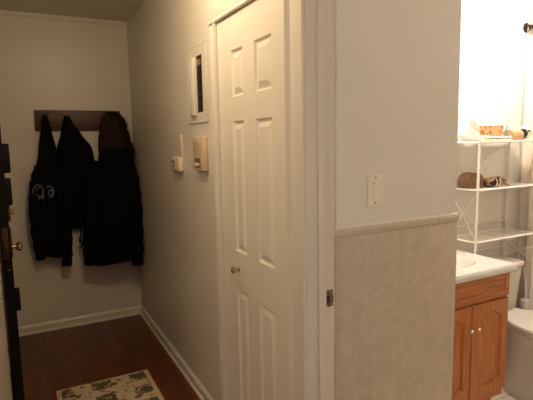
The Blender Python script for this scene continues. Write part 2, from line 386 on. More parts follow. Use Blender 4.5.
# ------------------------------------------------------------------ closet door (six raised panels in two columns)
def panel_door():
    bm = bmesh.new()
    y0, y1, z0, z1 = 1.4305, 2.0685, 0.012, 2.000
    cols = [(1.552, 1.693), (1.802, 1.920)]; rows = [(0.17, 0.797), (0.975, 1.556), (1.660, 1.856)]
    ys = sorted({y0, y1, *[v for c in cols for v in c]}); zs = sorted({z0, z1, *[v for r in rows for v in r]})
    xf, xb = XW+0.004, XW+0.038
    V = {(y, z): bm.verts.new((xf, y, z)) for y in ys for z in zs}
    for i in range(len(ys)-1):
        for j in range(len(zs)-1):
            a, b, c, d = ys[i], ys[i+1], zs[j], zs[j+1]
            q = [V[(a, c)], V[(b, c)], V[(b, d)], V[(a, d)]]
            if (a, b) in cols and (c, d) in rows:
                prev = q
                for ins, dep in ((0.005, 0.009), (0.011, 0.0105), (0.034, 0.0015), (0.037, 0.001)):
                    kx = min(ins, (b-a)/2-0.01); nz = ins if c < 1.6 else ins
                    nq = [bm.verts.new((xf+dep, yy, zz)) for yy, zz in ((a+kx, c+nz), (b-kx, c+nz), (b-kx, d-nz), (a+kx, d-nz))]
                    for k in range(4): bm.faces.new((prev[k], prev[(k+1) % 4], nq[(k+1) % 4], nq[k]))
                    prev = nq
                bm.faces.new(prev)
            else: bm.faces.new(q)
    # sides and back
    B = {k: bm.verts.new((xb, *k)) for k in ((y0, z0), (y1, z0), (y1, z1), (y0, z1))}
    bm.faces.new(list(B.values()))
    def edge(fr, b0, b1): bm.faces.new(fr + [B[b1], B[b0]])
    edge([V[(y, z0)] for y in ys], (y0, z0), (y1, z0)); edge([V[(y1, z)] for z in zs], (y1, z0), (y1, z1))
    edge([V[(y, z1)] for y in reversed(ys)], (y1, z1), (y0, z1)); edge([V[(y0, z)] for z in reversed(zs)], (y0, z1), (y0, z0))
    d = struct('door_1', bm, M['door'], 'white six panel closet door with small brass knob')
    bm = bmesh.new()
    add_lathe(bm, [(0.011, 0), (0.011, 0.003), (0.006, 0.005), (0.005, 0.014), (0.011, 0.019), (0.0155, 0.025), (0.0155, 0.030), (0.011, 0.035), (0.003, 0.037)], (xf, 1.893, 0.893), '-x', 24)
    k = obj('door_knob', bm, M['brass'], d, True); k['label'] = 'small round brass knob'
panel_door()

# ------------------------------------------------------------------ entry door, open, seen on its edge
def entry_door():
    bm = bmesh.new()
    p = [(-0.122, 2.60), (-0.076, 2.60), (-0.112, 3.47), (-0.158, 3.47)]
    ring_loft(bm, [[Vector((x, y, z)) for x, y in p] for z in (0.012, 2.03)])
    d = struct('door_2', bm, M['darkdoor'], 'dark entry door standing open with brass knob and locks')
    # upper rim lock and its lower body, surface mounted on the door face at the latch edge
    o = box_obj('rim_lock', (-0.084, 2.605, 1.335), (-0.050, 2.72, 1.478), M['black'], d, 0.004); o['label'] = 'upper black lock case'
    o = box_obj('rim_lock', (-0.084, 2.605, 1.175), (-0.054, 2.72, 1.305), M['black'], d, 0.004); o['label'] = 'lower black lock case'
    o = box_obj('latch_guard', (-0.084, 2.602, 0.640), (-0.0565, 2.66, 0.747), M['black'], d, 0.003)
    bm = bmesh.new()
    add_box(bm, (-0.086, 2.604, 0.915), (-0.0715, 2.665, 1.062), 0.003)
    ep = obj('knob_plate', bm, M['dullbrass'], d, True)
    bm = bmesh.new()
    add_lathe(bm, [(0.020, 0), (0.020, 0.003), (0.009, 0.006), (0.008, 0.016), (0.014, 0.020), (0.023, 0.028), (0.025, 0.036), (0.021, 0.043), (0.010, 0.047), (0.002, 0.048)], (-0.0735, 2.635, 0.963), 'x', 24)
    obj('door_knob', bm, M['brass'], d, True)
    bm = bmesh.new()
    add_box(bm, (-0.086, 2.604, 1.098), (-0.068, 2.655, 1.170), 0.003)
    pl = obj('deadbolt', bm, M['dullbrass'], d, True)
    bm = bmesh.new()
    add_lathe(bm, [(0.012, 0), (0.012, 0.006), (0.004, 0.009), (0.004, 0.013)], (-0.068, 2.63, 1.142), 'x', 16)
    add_box(bm, (-0.056, 2.626, 1.128), (-0.050, 2.634, 1.158), 0.002)
    obj('thumb_turn', bm, M['brass'], pl, True)
    # face plates let into the latch edge
    bm = bmesh.new(); add_box(bm, (-0.112, 2.5985, 0.91), (-0.086, 2.602, 1.07), 0.001)
    add_box(bm, (-0.105, 2.588, 0.955), (-0.092, 2.600, 0.975), 0.002)
    obj('latch_plate', bm, M['dullbrass'], d, True)
    bm = bmesh.new(); add_lathe(bm, [(0.003, 0), (0.003, 0.001), (0.001, 0.002)], (-0.092, 2.600, 0.855), '-y', 10)
    obj('screw', bm, M['chrome'], d, True)
entry_door()

# ------------------------------------------------------------------ rug
def rug():
    r = thing('rug', 'small cream and olive patterned rug with red edges on the dark wood floor', 'rug', (0.355, 2.48, 0))
    bm = bmesh.new()
    add_box(bm, (0.080, 2.03, 0.001), (0.626, 2.928, 0.009), 0.002)
    p = obj('pile', bm, M['rug'], r, True, origin=(0.353, 2.479, 0.005))
    for xs in ((0.070, 0.082), (0.624, 0.636)):
        b = box_obj('side_binding', (xs[0], 2.03, 0.001), (xs[1], 2.928, 0.0105), M['red'], r, 0.002)
rug()

# ------------------------------------------------------------------ coat rack and coats
def coat_rack():
    t = thing('coat_rack', 'dark red-brown wooden coat rack board on the back wall', 'coat rack', (0.424, YB, 1.573))
    bm = bmesh.new(); add_box(bm, (0.112, YB-0.022, 1.573), (0.738, YB-0.0005, 1.728), 0.003)
    obj('backboard', bm, M['rack'], t, True)
    for x in (0.176, 0.334, 0.496, 0.664):
        bm = bmesh.new()
        add_lathe(bm, [(0.011, 0), (0.011, 0.003), (0.005, 0.005)], (x, YB-0.022, 1.632), '-y', 16)
        add_tube(bm, [(x, YB-0.024, 1.632), (x, YB-0.045, 1.630), (x, YB-0.060, 1.636), (x, YB-0.066, 1.650)], [0.004, 0.004, 0.004, 0.006], 10)
        add_lathe(bm, [(0.002, -0.006), (0.0075, -0.002), (0.0075, 0.004), (0.002, 0.008)], (x, YB-0.066, 1.654), 'z', 12)
        obj('peg', bm, M['steel'], t, True)
coat_rack()

def interp(tab, z):
    for a, b in zip(tab, tab[1:]):
        if (a[0]-z)*(b[0]-z) <= 0 and a[0] != b[0]:
            k = (z-a[0])/(b[0]-a[0]); k = k*k*(3-2*k)*0.5 + k*0.5
            return [u+(v-u)*k for u, v in zip(a, b)]
    return tab[-1] if abs(z-tab[-1][0]) < abs(z-tab[0][0]) else tab[0]

def garment(name, tab, m, parent, folds=5, amp=0.12, seed=0, n=56, dz=0.02, yb=YB-0.004, hem=0.0):
    """lofted cloth: tab rows (z, x_left, x_right, depth); hangs with its back yb from the wall, soft vertical folds"""
    rnd = random.Random(seed); ph = [rnd.uniform(0, 6.28) for _ in range(5)]
    z, zend = tab[0][0], tab[-1][0]; rings = []
    steps = max(3, int(abs(z-zend)/dz))
    for i in range(steps+1):
        zz = z + (zend-z)*i/steps
        _, xl, xr, d = interp(tab, zz)
        cx, hx = (xl+xr)/2, (xr-xl)/2; ring = []
        g = min(1, i/(steps*0.35))
        for j in range(n):
            a = 2*math.pi*j/n; c, s = math.cos(a), math.sin(a)
            f = 1 + amp*g*(math.sin(folds*a + ph[0] + 1.5*zz) * 0.6 + 0.4*math.sin((folds*2+1)*a + ph[1] - 4*zz)) + 0.05*g*math.sin(17*zz + ph[2] + 2*a)
            X = cx + hx*math.copysign(abs(c)**0.8, c)*(1+0.25*(f-1))
            yb_ = yb - 0.024*max(0, min(1, (zz-1.50)/0.05)); Y = -d/2*math.copysign(abs(s)**0.8, s)*f
            zo = hem*math.sin(3*a+ph[3])*(i/steps)**6
            ring.append(Vector((X, min(yb_ - d/2 + Y, yb_), zz+zo)))
        rings.append(ring)
    bm = bmesh.new(); ring_loft(bm, rings)
    o = obj(name, bm, m, parent, True); return o

def sleeve(name, pts, rads, m, parent, seed=0):
    rnd = random.Random(seed); P = []; Q = []
    k = len(pts)
    for i in range(k-1):
        for s in range(8):
            t = s/8; a, b = Vector(pts[i]), Vector(pts[i+1])
            P.append(a.lerp(b, t)); w = 1+0.07*math.sin((i*8+s)*1.3+seed)
            Q.append((rads[i]+(rads[i+1]-rads[i])*t)*w)
    P.append(Vector(pts[-1])); Q.append(rads[-1])
    for i in range(1, len(P)-1): P[i] = P[i] + Vector((rnd.uniform(-1, 1), rnd.uniform(-1, 1), 0))*0.003
    bm = bmesh.new(); add_tube(bm, P, Q, 18); return obj(name, bm, m, parent, True)

# left jacket with the white ring emblem
j = thing('jacket', 'long narrow black jacket with a white ring emblem, leftmost on the coat rack', 'coat', (0.16, YB-0.06, 1.66), 'coats hung on the wooden rack')
garment('body', [(1.690, 0.165, 0.200, 0.060), (1.62, 0.153, 0.212, 0.08), (1.43, 0.120, 0.246, 0.11), (1.30, 0.098, 0.244, 0.12), (1.12, 0.072, 0.238, 0.13), (0.92, 0.068, 0.238, 0.14), (0.72, 0.066, 0.238, 0.14), (0.615, 0.072, 0.236, 0.13)], M['jet'], j, 5, 0.14, 1, hem=0.012)
sleeve('sleeve', [(0.112, 3.895, 1.31), (0.086, 3.875, 1.18), (0.066, 3.870, 1.02), (0.066, 3.875, 0.80), (0.074, 3.885, 0.605)], [0.030, 0.044, 0.046, 0.042, 0.034], M['jet'], j, 3)
sleeve('sleeve', [(0.236, 3.885, 1.26), (0.258, 3.862, 1.10), (0.266, 3.860, 0.90), (0.262, 3.860, 0.70), (0.256, 3.866, 0.535)], [0.030, 0.046, 0.046, 0.044, 0.036], M['jet'], j, 4)
bm = bmesh.new()
def ring_xz(bm, cx, cz, rx, rz, rad, y, a0=0, a1=360, n=22):
    pts = [(cx+rx*math.cos(R(a0+(a1-a0)*i/n)), y + 0.010*abs(math.cos(R(a0+(a1-a0)*i/n))), cz+rz*math.sin(R(a0+(a1-a0)*i/n))) for i in range(n+1)]
    add_tube(bm, pts, rad, 6)
ring_xz(bm, 0.095, 1.125, 0.034, 0.050, 0.0042, 3.826)
ring_xz(bm, 0.102, 1.122, 0.022, 0.033, 0.0032, 3.823, 70, 300)
add_tube(bm, [(0.118, 3.824, 1.105), (0.130, 3.822, 1.085), (0.120, 3.824, 1.068)], 0.005, 6)
ring_xz(bm, 0.170, 1.120, 0.026, 0.042, 0.0042, 3.811, -110, 130)
ring_xz(bm, 0.176, 1.112, 0.014, 0.022, 0.0032, 3.808, 0, 360)
e = obj('emblem', bm, M['white'], j, True); e['label'] = 'white double ring emblem'

# middle coat
j = thing('wool_coat', 'plain black coat hanging in the middle, behind the jacket and parka', 'coat', (0.35, YB-0.06, 1.65), 'coats hung on the wooden rack')
garment('body', [(1.685, 0.316, 0.352, 0.06), (1.63, 0.300, 0.374, 0.065), (1.555, 0.284, 0.425, 0.065), (1.44, 0.250, 0.505, 0.065), (1.32, 0.248, 0.520, 0.065), (1.18, 0.250, 0.522, 0.065), (0.98, 0.250, 0.505, 0.065), (0.82, 0.254, 0.480, 0.060)], M['navy'], j, 4, 0.12, 5, hem=0.015)
sleeve('sleeve', [(0.485, 3.950, 1.42), (0.492, 3.948, 1.25), (0.482, 3.948, 1.02), (0.465, 3.948, 0.81)], [0.022, 0.030, 0.030, 0.028], M['navy'], j, 6)
bm = bmesh.new()
add_tube(bm, [(0.365, 3.868, 0.83), (0.372, 3.862, 0.77), (0.360, 3.862, 0.72), (0.375, 3.865, 0.69), (0.366, 3.865, 0.655)], [0.005, 0.006, 0.010, 0.009, 0.004], 8)
obj('belt_end', bm, M['navy'], j, True)

# parka with a fur-trimmed hood
j = thing('parka', 'bulky black parka with a brown fur-trimmed hood at the right end of the rack', 'coat', (0.65, YB-0.08, 1.66), 'coats hung on the wooden rack')
garment('body', [(1.43, 0.565, 0.775, 0.10), (1.36, 0.530, 0.800, 0.14), (1.22, 0.495, 0.818, 0.16), (1.05, 0.468, 0.822, 0.17), (0.84, 0.436, 0.824, 0.18), (0.66, 0.424, 0.824, 0.18), (0.535, 0.424, 0.820, 0.17)], M['charcoal'], j, 6, 0.10, 8, hem=0.010, yb=YB-0.085)
sleeve('sleeve', [(0.530, 3.84, 1.33), (0.480, 3.815, 1.15), (0.446, 3.80, 0.95), (0.425, 3.805, 0.72), (0.414, 3.81, 0.535)], [0.035, 0.052, 0.052, 0.050, 0.042], M['charcoal'], j, 9)
sleeve('sleeve', [(0.758, 3.83, 1.35), (0.772, 3.79, 1.18), (0.778, 3.765, 0.98), (0.776, 3.765, 0.72), (0.774, 3.775, 0.495)], [0.032, 0.050, 0.054, 0.053, 0.046], M['charcoal'], j, 10)
garment('hood', [(1.720, 0.625, 0.690, 0.05), (1.68, 0.592, 0.722, 0.085), (1.60, 0.568, 0.752, 0.11), (1.50, 0.552, 0.775, 0.13), (1.42, 0.545, 0.782, 0.14), (1.36, 0.550, 0.780, 0.13)], M['hood'], j, 4, 0.10, 11)
bm = bmesh.new(); rnd = random.Random(3)
path = [(0.640, 3.895, 1.705), (0.700, 3.885, 1.700), (0.738, 3.865, 1.650), (0.752, 3.855, 1.580), (0.768, 3.85, 1.51), (0.786, 3.85, 1.44), (0.786, 3.845, 1.375), (0.755, 3.825, 1.335)]
def along(t):
    t *= len(path)-1; i = min(int(t), len(path)-2); return Vector(path[i]).lerp(Vector(path[i+1]), t-i)
for q in range(1500):
    p = along(rnd.random()); d = Vector((rnd.gauss(0, 1), rnd.gauss(-0.5, 0.8), rnd.gauss(-0.3, 0.8))).normalized()
    ln = rnd.uniform(0.022, 0.044); a = d.cross(Vector((0.3, 0.2, 1))).normalized(); b = d.cross(a)
    r0 = 0.0035; c0 = p + d*0.004; tip = p + d*ln + Vector((0, 0, -0.010))
    if tip.x > 0.826: tip.x = 0.826
    if tip.y > YB-0.03: continue
    base = [bm.verts.new(c0 + r0*(math.cos(k*2.094)*a + math.sin(k*2.094)*b)) for k in range(3)]
    tv = bm.verts.new(tip)
    for k in range(3): bm.faces.new((base[k], base[(k+1) % 3], tv))
    bm.faces.new(list(reversed(base)))
f = obj('fur_trim', bm, M['fur'], j); f['label'] = 'shaggy brown fur ruff'

# ------------------------------------------------------------------ things on the hall wall
def breaker_panel():
    t = thing('breaker_panel', 'flat white electrical panel cover with a dark slot and its small door swung open', 'electrical panel', (XW, 2.35, 1.566))
    y0, y1, z0, z1 = 2.205, 2.487, 1.568, 1.955
    a, b, c, d = 2.262, 2.345, 1.618, 1.900           # opening
    bm = bmesh.new()
    for lo, hi in (((y0, z0), (y1, c)), ((y0, d), (y1, z1)), ((y0, c), (a, d)), ((b, c), (y1, d))):
        add_box(bm, (XW-0.005, lo[0], lo[1]), (XW-0.0003, hi[0], hi[1]))
    for lo, hi in (((y0-0.002, z0-0.002), (y1+0.002, z0+0.006)), ((y0-0.002, z1-0.006), (y1+0.002, z1+0.002)), ((y0-0.002, z0), (y0+0.005, z1)), ((y1-0.005, z0), (y1+0.002, z1))):
        add_box(bm, (XW-0.006, lo[0], lo[1]), (XW-0.0004, hi[0], hi[1]), 0.0015)
    obj('cover_plate', bm, M['wall'], t, True)
    bm = bmesh.new()
    add_box(bm, (XW-0.003, a, c), (XW-0.0005, b, d))
    rec = obj('breaker_bay', bm, M['dark'], t)
    for k in range(6):
        z = c+0.020+k*0.042
        box_obj('breaker', (XW-0.010, a+0.018, z), (XW-0.003, b-0.02, z+0.032), M['dark'], rec, 0.001)
        if k == 5: rec.children[-1].data.materials[0] = M['brownplastic']
    # little door, swung right open against the far side of the cover
    bm = bmesh.new(); add_box(bm, (XW-0.021, b+0.006, c-0.014), (XW-0.0055, b+0.084, d-0.006), 0.003)
    obj('panel_door', bm, M['trim'], t, True)
breaker_panel()

def thermostat():
    t = thing('thermostat', 'small cream thermostat box with a thin vertical strip rising above it', 'thermostat', (XW, 2.73, 1.29))
    box_obj('housing', (XW-0.030, 2.632, 1.300), (XW-0.0004, 2.790, 1.382), M['cream'], t, 0.004)
    o = box_obj('dial_window', (XW-0.0315, 2.715, 1.325), (XW-0.029, 2.775, 1.362), M['brownplastic'], t, 0.001); o['label'] = 'brown display window'
    box_obj('lever', (XW-0.036, 2.735, 1.332), (XW-0.030, 2.755, 1.346), M['cream'], t, 0.001)
    o = box_obj('wall_strip', (XW-0.007, 2.635, 1.384), (XW-0.0004, 2.705, 1.512), M['cream'], t, 0.0015); o['label'] = 'thin flat strip above the box'
thermostat()

def intercom():
    t = thing('intercom', 'beige plastic intercom box beside the closet door casing', 'intercom', (XW, 2.30, 1.32))
    box_obj('housing', (XW-0.030, 2.222, 1.322), (XW-0.0004, 2.380, 1.494), M['beigeplastic'], t, 0.005)
    bm = bmesh.new()
    for k in range(6): add_box(bm, (XW-0.032, 2.245, 1.408+k*0.011), (XW-0.0295, 2.357, 1.414+k*0.011), 0.0008)
    obj('speaker_grille', bm, M['beigeplastic'], t, True)
    o = box_obj('button_panel', (XW-0.0325, 2.262, 1.337), (XW-0.0295, 2.340, 1.385), M['brownplastic'], t, 0.001); o['label'] = 'dark panel around the buttons'
    for y in (2.272, 2.296, 2.320): box_obj('button', (XW-0.037, y, 1.345), (XW-0.032, y+0.014, 1.362), M['cream'], o, 0.001)
intercom()

def light_switch():
    t = thing('light_switch', 'ivory rocker light switch on the wall above the tiles', 'light switch', (1.172, YS, 1.22))
    bm = bmesh.new(); add_box(bm, (1.136, YS-0.006, 1.218), (1.208, YS-0.0003, 1.334), 0.0025, 3)
    obj('wall_plate', bm, M['ivory'], t, True)
    bm = bmesh.new()
    rings = []
    for z, d in ((1.244, 0.0055), (1.245, 0.0085), (1.276, 0.0075), (1.307, 0.0125), (1.308, 0.0055)):
        rings.append([Vector((1.1565, YS-0.004, z)), Vector((1.1895, YS-0.004, z)), Vector((1.1890, YS-d, z)), Vector((1.1570, YS-d, z))])
    ring_loft(bm, rings); obj('rocker', bm, M['ivory'], t)
    for z in (1.229, 1.323):
        bm = bmesh.new(); add_lathe(bm, [(0.0032, 0), (0.0032, 0.001), (0.0008, 0.0018)], (1.172, YS-0.006, z), '-y', 12)
        obj('screw', bm, M['dullbrass'], t, True)
light_switch()

# ------------------------------------------------------------------ vanity
def arched_door(name, x0, x1, z0, z1, y, parent, knob_x):
    """raised-panel cabinet door with an arched top and a dipped bottom to the panel"""
    bm = bmesh.new(); th = 0.019; nseg = 18
    def outline(ins, arch):
        a, b, c, d = x0+ins, x1-ins, z0+ins, z1-ins
        pts = []
        for i in range(nseg+1):       # bottom, left -> right
            t = i/nseg; pts.append((a+(b-a)*t, c + (-arch*0.5*math.sin(math.pi*t)**1.3 if arch else 0) + (0.5*arch if arch else 0)))
        for i in range(1, 7): pts.append((b, (c+0.5*arch)+((d-arch)-(c+0.5*arch))*i/6))
        for i in range(1, nseg+1):
            t = i/nseg; pts.append((b+(a-b)*t, d-arch + arch*math.sin(math.pi*t)**0.9))
        for i in range(1, 6): pts.append((a, (d-arch)+((c+0.5*arch)-(d-arch))*i/6))
        return pts
    O = outline(0, 0); rows = [(O, 0.0), (outline(0.002, 0), -th+0.003), (outline(0.005, 0), -th)]
    st = 0.047; ar = 0.042
    rows += [(outline(st, ar), -th), (outline(st+0.004, ar), -th+0.011), (outline(st+0.012, ar), -th+0.012), (outline(st+0.036, ar), -th+0.0015), (outline(st+0.040, ar), -th+0.001)]
    rings = [[Vector((px, y+dy, pz)) for px, pz in o] for o, dy in rows]
    ring_loft(bm, rings)
    d = obj(name, bm, M['oak'], parent, True)
    bm = bmesh.new()
    add_lathe(bm, [(0.006, 0), (0.005, 0.004), (0.004, 0.010), (0.009, 0.016), (0.0105, 0.021), (0.008, 0.025), (0.002, 0.027)], (knob_x, y-th, 0.527), '-y', 18)
    k = obj('knob', bm, M['chrome'], d, True); k['label'] = 'small silver knob'
    return d

def vanity():
    X0, X1, YF, YK = 1.624, 2.180, 1.515, 1.946
    t = thing('vanity_cabinet', 'honey oak bathroom vanity cabinet with two arched doors under the white sink top', 'cabinet', (1.9, 1.72, 0))
    bm = bmesh.new()
    for lo, hi in (((X0, YF, 0.105), (X1, YF+0.018, 0.785)), ((X0, YF+0.018, 0.105), (X0+0.016, YK, 0.785)), ((X1-0.016, YF+0.018, 0.105), (X1, YK, 0.785)),
                   ((X0+0.016, YK-0.010, 0.105), (X1-0.016, YK, 0.785)), ((X0+0.016, YF+0.018, 0.105), (X1-0.016, YK-0.010, 0.122))):
        add_box(bm, lo, hi, 0.001)
    obj('carcass', bm, M['oak'], t, True)
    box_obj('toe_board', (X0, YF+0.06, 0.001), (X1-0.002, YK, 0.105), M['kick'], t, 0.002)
    # false drawer front with a recessed raised field
    bm = bmesh.new(); y = YF; th = 0.019
    x0, x1, z0, z1 = X0+0.004, X1-0.002, 0.655, 0.783
    def rect(i): return [(x0+i, z0+i), (x1-i, z0+i), (x1-i, z1-i), (x0+i, z1-i)]
    rows = [(rect(0), 0), (rect(0.002), -th+0.003), (rect(0.005), -th), (rect(0.030), -th), (rect(0.034), -th+0.006), (rect(0.040), -th+0.007), (rect(0.046), -th+0.004)]
    ring_loft(bm, [[Vector((a, y+dy, b)) for a, b in o] for o, dy in rows])
    o = obj('drawer_front', bm, M['oakx'], t)
    arched_door('cabinet_door', X0+0.004, 1.8995, 0.150, 0.645, YF, t, 1.880)
    arched_door('cabinet_door', 1.9035, X1-0.002, 0.150, 0.645, YF, t, 1.932)
vanity()

def sink_top():
    X0, X1, Y0, Y1, ZT, ZB = 1.619, 2.205, 1.478, 1.9475, 0.822, 0.786
    bm = bmesh.new(); nx, ny = 64, 52; cx, cy, rx, ry = 1.90, 1.700, 0.192, 0.142
    V = []
    for j in range(ny+1):
        row = []
        for i in range(nx+1):
            x = X0+(X1-X0)*i/nx; y = Y0+(Y1-Y0)*j/ny
            r = math.sqrt(((x-cx)/rx)**2+((y-cy)/ry)**2); z = ZT
            if r < 1.12: z += 0.003*max(0, 1-abs(r-1.06)/0.06)
            if r < 1.02:
                q = max(0, min(1, (1.02-r)/0.75)); z = ZT - 0.115*(1-(1-q)**2.2)
            e = min(x-X0+0.02, X1-x, y-Y0)
            if e < 0.012: z -= 0.012-math.sqrt(max(0, 0.012**2-(0.012-max(e, 0))**2))
            row.append(bm.verts.new((x, y, z)))
        V.append(row)
    for j in range(ny):
        for i in range(nx): bm.faces.new((V[j][i], V[j][i+1], V[j+1][i+1], V[j+1][i]))
    loop = V[0] + [V[j][nx] for j in range(1, ny+1)] + [V[ny][i] for i in range(nx-1, -1, -1)] + [V[j][0] for j in range(ny-1, 0, -1)]
    low = [bm.verts.new((v.co.x, v.co.y, ZB)) for v in loop]
    n = len(loop)
    for k in range(n): bm.faces.new((loop[k], low[k], low[(k+1) % n], loop[(k+1) % n]))
    # underside follows the basin (closed by a skirt under the counter)
    t = thing('sink_top', 'white cultured marble vanity top with an oval moulded sink', 'sink', (1.9, 1.71, 0.786))
    obj('countertop', bm, M['marble'], t, True)
    box_obj('backsplash', (X0, Y1-0.016, 0.818), (1.93, Y1, 0.90), M['marble'], t, 0.004)
    bm = bmesh.new()
    add_lathe(bm, [(0.020, 0), (0.020, 0.003), (0.012, 0.004)], (1.90, 1.700, 0.706), 'z', 20); obj('drain', bm, M['chrome'], t, True)
    bm = bmesh.new()
    add_lathe(bm, [(0.026, 0), (0.024, 0.012), (0.016, 0.020), (0.014, 0.07), (0.010, 0.085), (0.002, 0.088)], (1.90, 1.875, 0.822), 'z', 20)
    add_tube(bm, [(1.90, 1.875, 0.880), (1.90, 1.84, 0.905), (1.90, 1.80, 0.905), (1.90, 1.775, 0.885)], [0.011, 0.010, 0.010, 0.009], 12)
    obj('faucet', bm, M['chrome'], t, True)
sink_top()

# ------------------------------------------------------------------ toilet
def toilet():
    cx = 2.500
    t = thing('toilet', 'white toilet beside the vanity under the metal shelf unit', 'toilet', (cx, 1.6, 0))
    bm = bmesh.new()
    ring_loft(bm, [rr_ring(cx, 1.842, hx, hy, z, 44, 6) for z, hx, hy in ((0.405, 0.125, 0.080), (0.412, 0.138, 0.088), (0.45, 0.146, 0.092), (0.60, 0.166, 0.098), (0.683, 0.176, 0.102))])
    obj('tank', bm, M['porcelain'], t, True)
    bm = bmesh.new()
    ring_loft(bm, [rr_ring(cx, 1.840, 0.186*k, 0.106*k2, z, 44, 7) for z, k, k2 in ((0.6835, 0.97, 0.97), (0.688, 1, 1), (0.704, 1, 1), (0.711, 0.98, 0.97), (0.714, 0.93, 0.90))])
    obj('tank_lid', bm, M['porcelain'], t, True)
    bm = bmesh.new()
    add_lathe(bm, [(0.012, 0), (0.012, 0.006), (0.006, 0.010)], (cx-0.12, 1.742, 0.63), '-y', 14)
    add_tube(bm, [(cx-0.12, 1.728, 0.63), (cx-0.09, 1.726, 0.627), (cx-0.055, 1.727, 0.620)], [0.006, 0.006, 0.008], 10)
    obj('flush_handle', bm, M['chrome'], t, True)
    bm = bmesh.new()
    def egg(cy, hx, hy, z, n=48):
        out = []
        for j in range(n):
            a = 2*math.pi*j/n; c, s = math.cos(a), math.sin(a)
            taper = 1.0 - 0.10*max(0, -s)
            out.append(Vector((cx+hx*c*taper, cy+hy*s, z)))
        return out
    rows = [(0.001, 1.58, 0.108, 0.225), (0.03, 1.58, 0.100, 0.215), (0.10, 1.58, 0.080, 0.180), (0.19, 1.57, 0.076, 0.175), (0.25, 1.545, 0.096, 0.200), (0.31, 1.505, 0.134, 0.230), (0.36, 1.482, 0.163, 0.245), (0.393, 1.478, 0.172, 0.249), (0.400, 1.478, 0.168, 0.244)]
    ring_loft(bm, [egg(cy, hx, hy, z) for z, cy, hx, hy in rows])
    add_box(bm, (cx-0.125, 1.66, 0.33), (cx+0.125, 1.90, 0.404), 0.025, 4)
    bowl = obj('bowl', bm, M['porcelain'], t, True)
    bm = bmesh.new(); ring_loft(bm, [egg(1.476, 0.173*k, 0.247*k, z) for z, k in ((0.402, 0.97), (0.405, 1), (0.414, 1), (0.418, 0.985))])
    obj('seat', bm, M['seat'], t, True)
    bm = bmesh.new(); ring_loft(bm, [egg(1.480, 0.174*k, 0.246*k, z) for z, k in ((0.4195, 0.975), (0.423, 1), (0.434, 1), (0.440, 0.975), (0.443, 0.88))])
    for sx in (-0.07, 0.07): add_box(bm, (cx+sx-0.022, 1.690, 0.405), (cx+sx+0.022, 1.735, 0.438), 0.006)
    obj('seat_lid', bm, M['seat'], t, True)
toilet()

# ------------------------------------------------------------------ shelf unit over the toilet
EX0, EX1, EY0, EY1 = 2.216, 2.742, 1.738, 1.932
SH = (0.877, 1.172, 1.437)
def shelf_unit():
    t = thing('shelf_unit', 'white metal three tier shelf unit standing over the toilet', 'shelf unit', (2.479, 1.835, 0))
    for x in (EX0, EX1):
        for y in (EY0, EY1):
            bm = bmesh.new(); top = 1.452
            add_tube(bm, [(x, y, 0.001), (x, y, top)], 0.0075, 12)
            add_lathe(bm, [(0.0075, 0), (0.0085, 0.003), (0.005, 0.009), (0.001, 0.011)], (x, y, top), 'z', 12)
            for z in SH: add_lathe(bm, [(0.0085, -0.010), (0.0095, -0.006), (0.0095, 0.006), (0.0085, 0.010)], (x, y, z), 'z', 12)
            p = obj('post', bm, M['wire'], t, True)
    for k, z in enumerate(SH):
        bm = bmesh.new(); r = 0.0055
        for a, b in (((EX0, EY0), (EX1, EY0)), ((EX1, EY0), (EX1, EY1)), ((EX1, EY1), (EX0, EY1)), ((EX0, EY1), (EX0, EY0))):
            add_tube(bm, [(*a, z), (*b, z)], r, 10)
        if k == 0:
            for i in range(1, 9):
                y = EY0+(EY1-EY0)*i/9; add_tube(bm, [(EX0, y, z), (EX1, y, z)], 0.0022, 6)
            for i in range(1, 4):
                x = EX0+(EX1-EX0)*i/4; add_tube(bm, [(x, EY0, z-0.004), (x, EY1, z-0.004)], 0.003, 6)
        fr = obj('shelf', bm, M['wire'], t, True)
        if k > 0: box_obj('shelf_panel', (EX0+0.004, EY0+0.004, z-0.001), (EX1-0.004, EY1-0.004, z+0.0035), M['glass'], fr, 0.001)
    for z in (0.932, 0.760):
        bm = bmesh.new(); add_tube(bm, [(EX0, EY1, z), (EX1, EY1, z)], 0.0055, 10); obj('rear_bar', bm, M['wire'], t, True)
    for x in (EX0, EX1):
        bm = bmesh.new()
        if x == EX0:
            # crossed wires on the left end between the lower two shelves
            for a, b in (((EY0, 0.885), (EY1, 1.165)), ((EY0, 1.165), (EY1, 0.885))):
                add_tube(bm, [(x, a[0], a[1]), (x, (a[0]+b[0])/2, (a[1]+b[1])/2), (x, b[0], b[1])], 0.0016, 8)
        else:
            add_tube(bm, [(x, EY0, 0.80), (x, EY1, 0.70)], 0.0025, 8); add_tube(bm, [(x, EY0, 0.70), (x, EY1, 0.80)], 0.0025, 8)
        obj('cross_brace', bm, M['wire'], t, True)
    # back cross, upper bay
    bm = bmesh.new()
    add_tube(bm, [(EX0, EY1, 1.18), (EX1, EY1, 1.43)], 0.0016, 8)
    obj('cross_brace', bm, M['wire'], t, True)
shelf_unit()

ZT = SH[2]+0.0045; ZM = SH[1]+0.0045
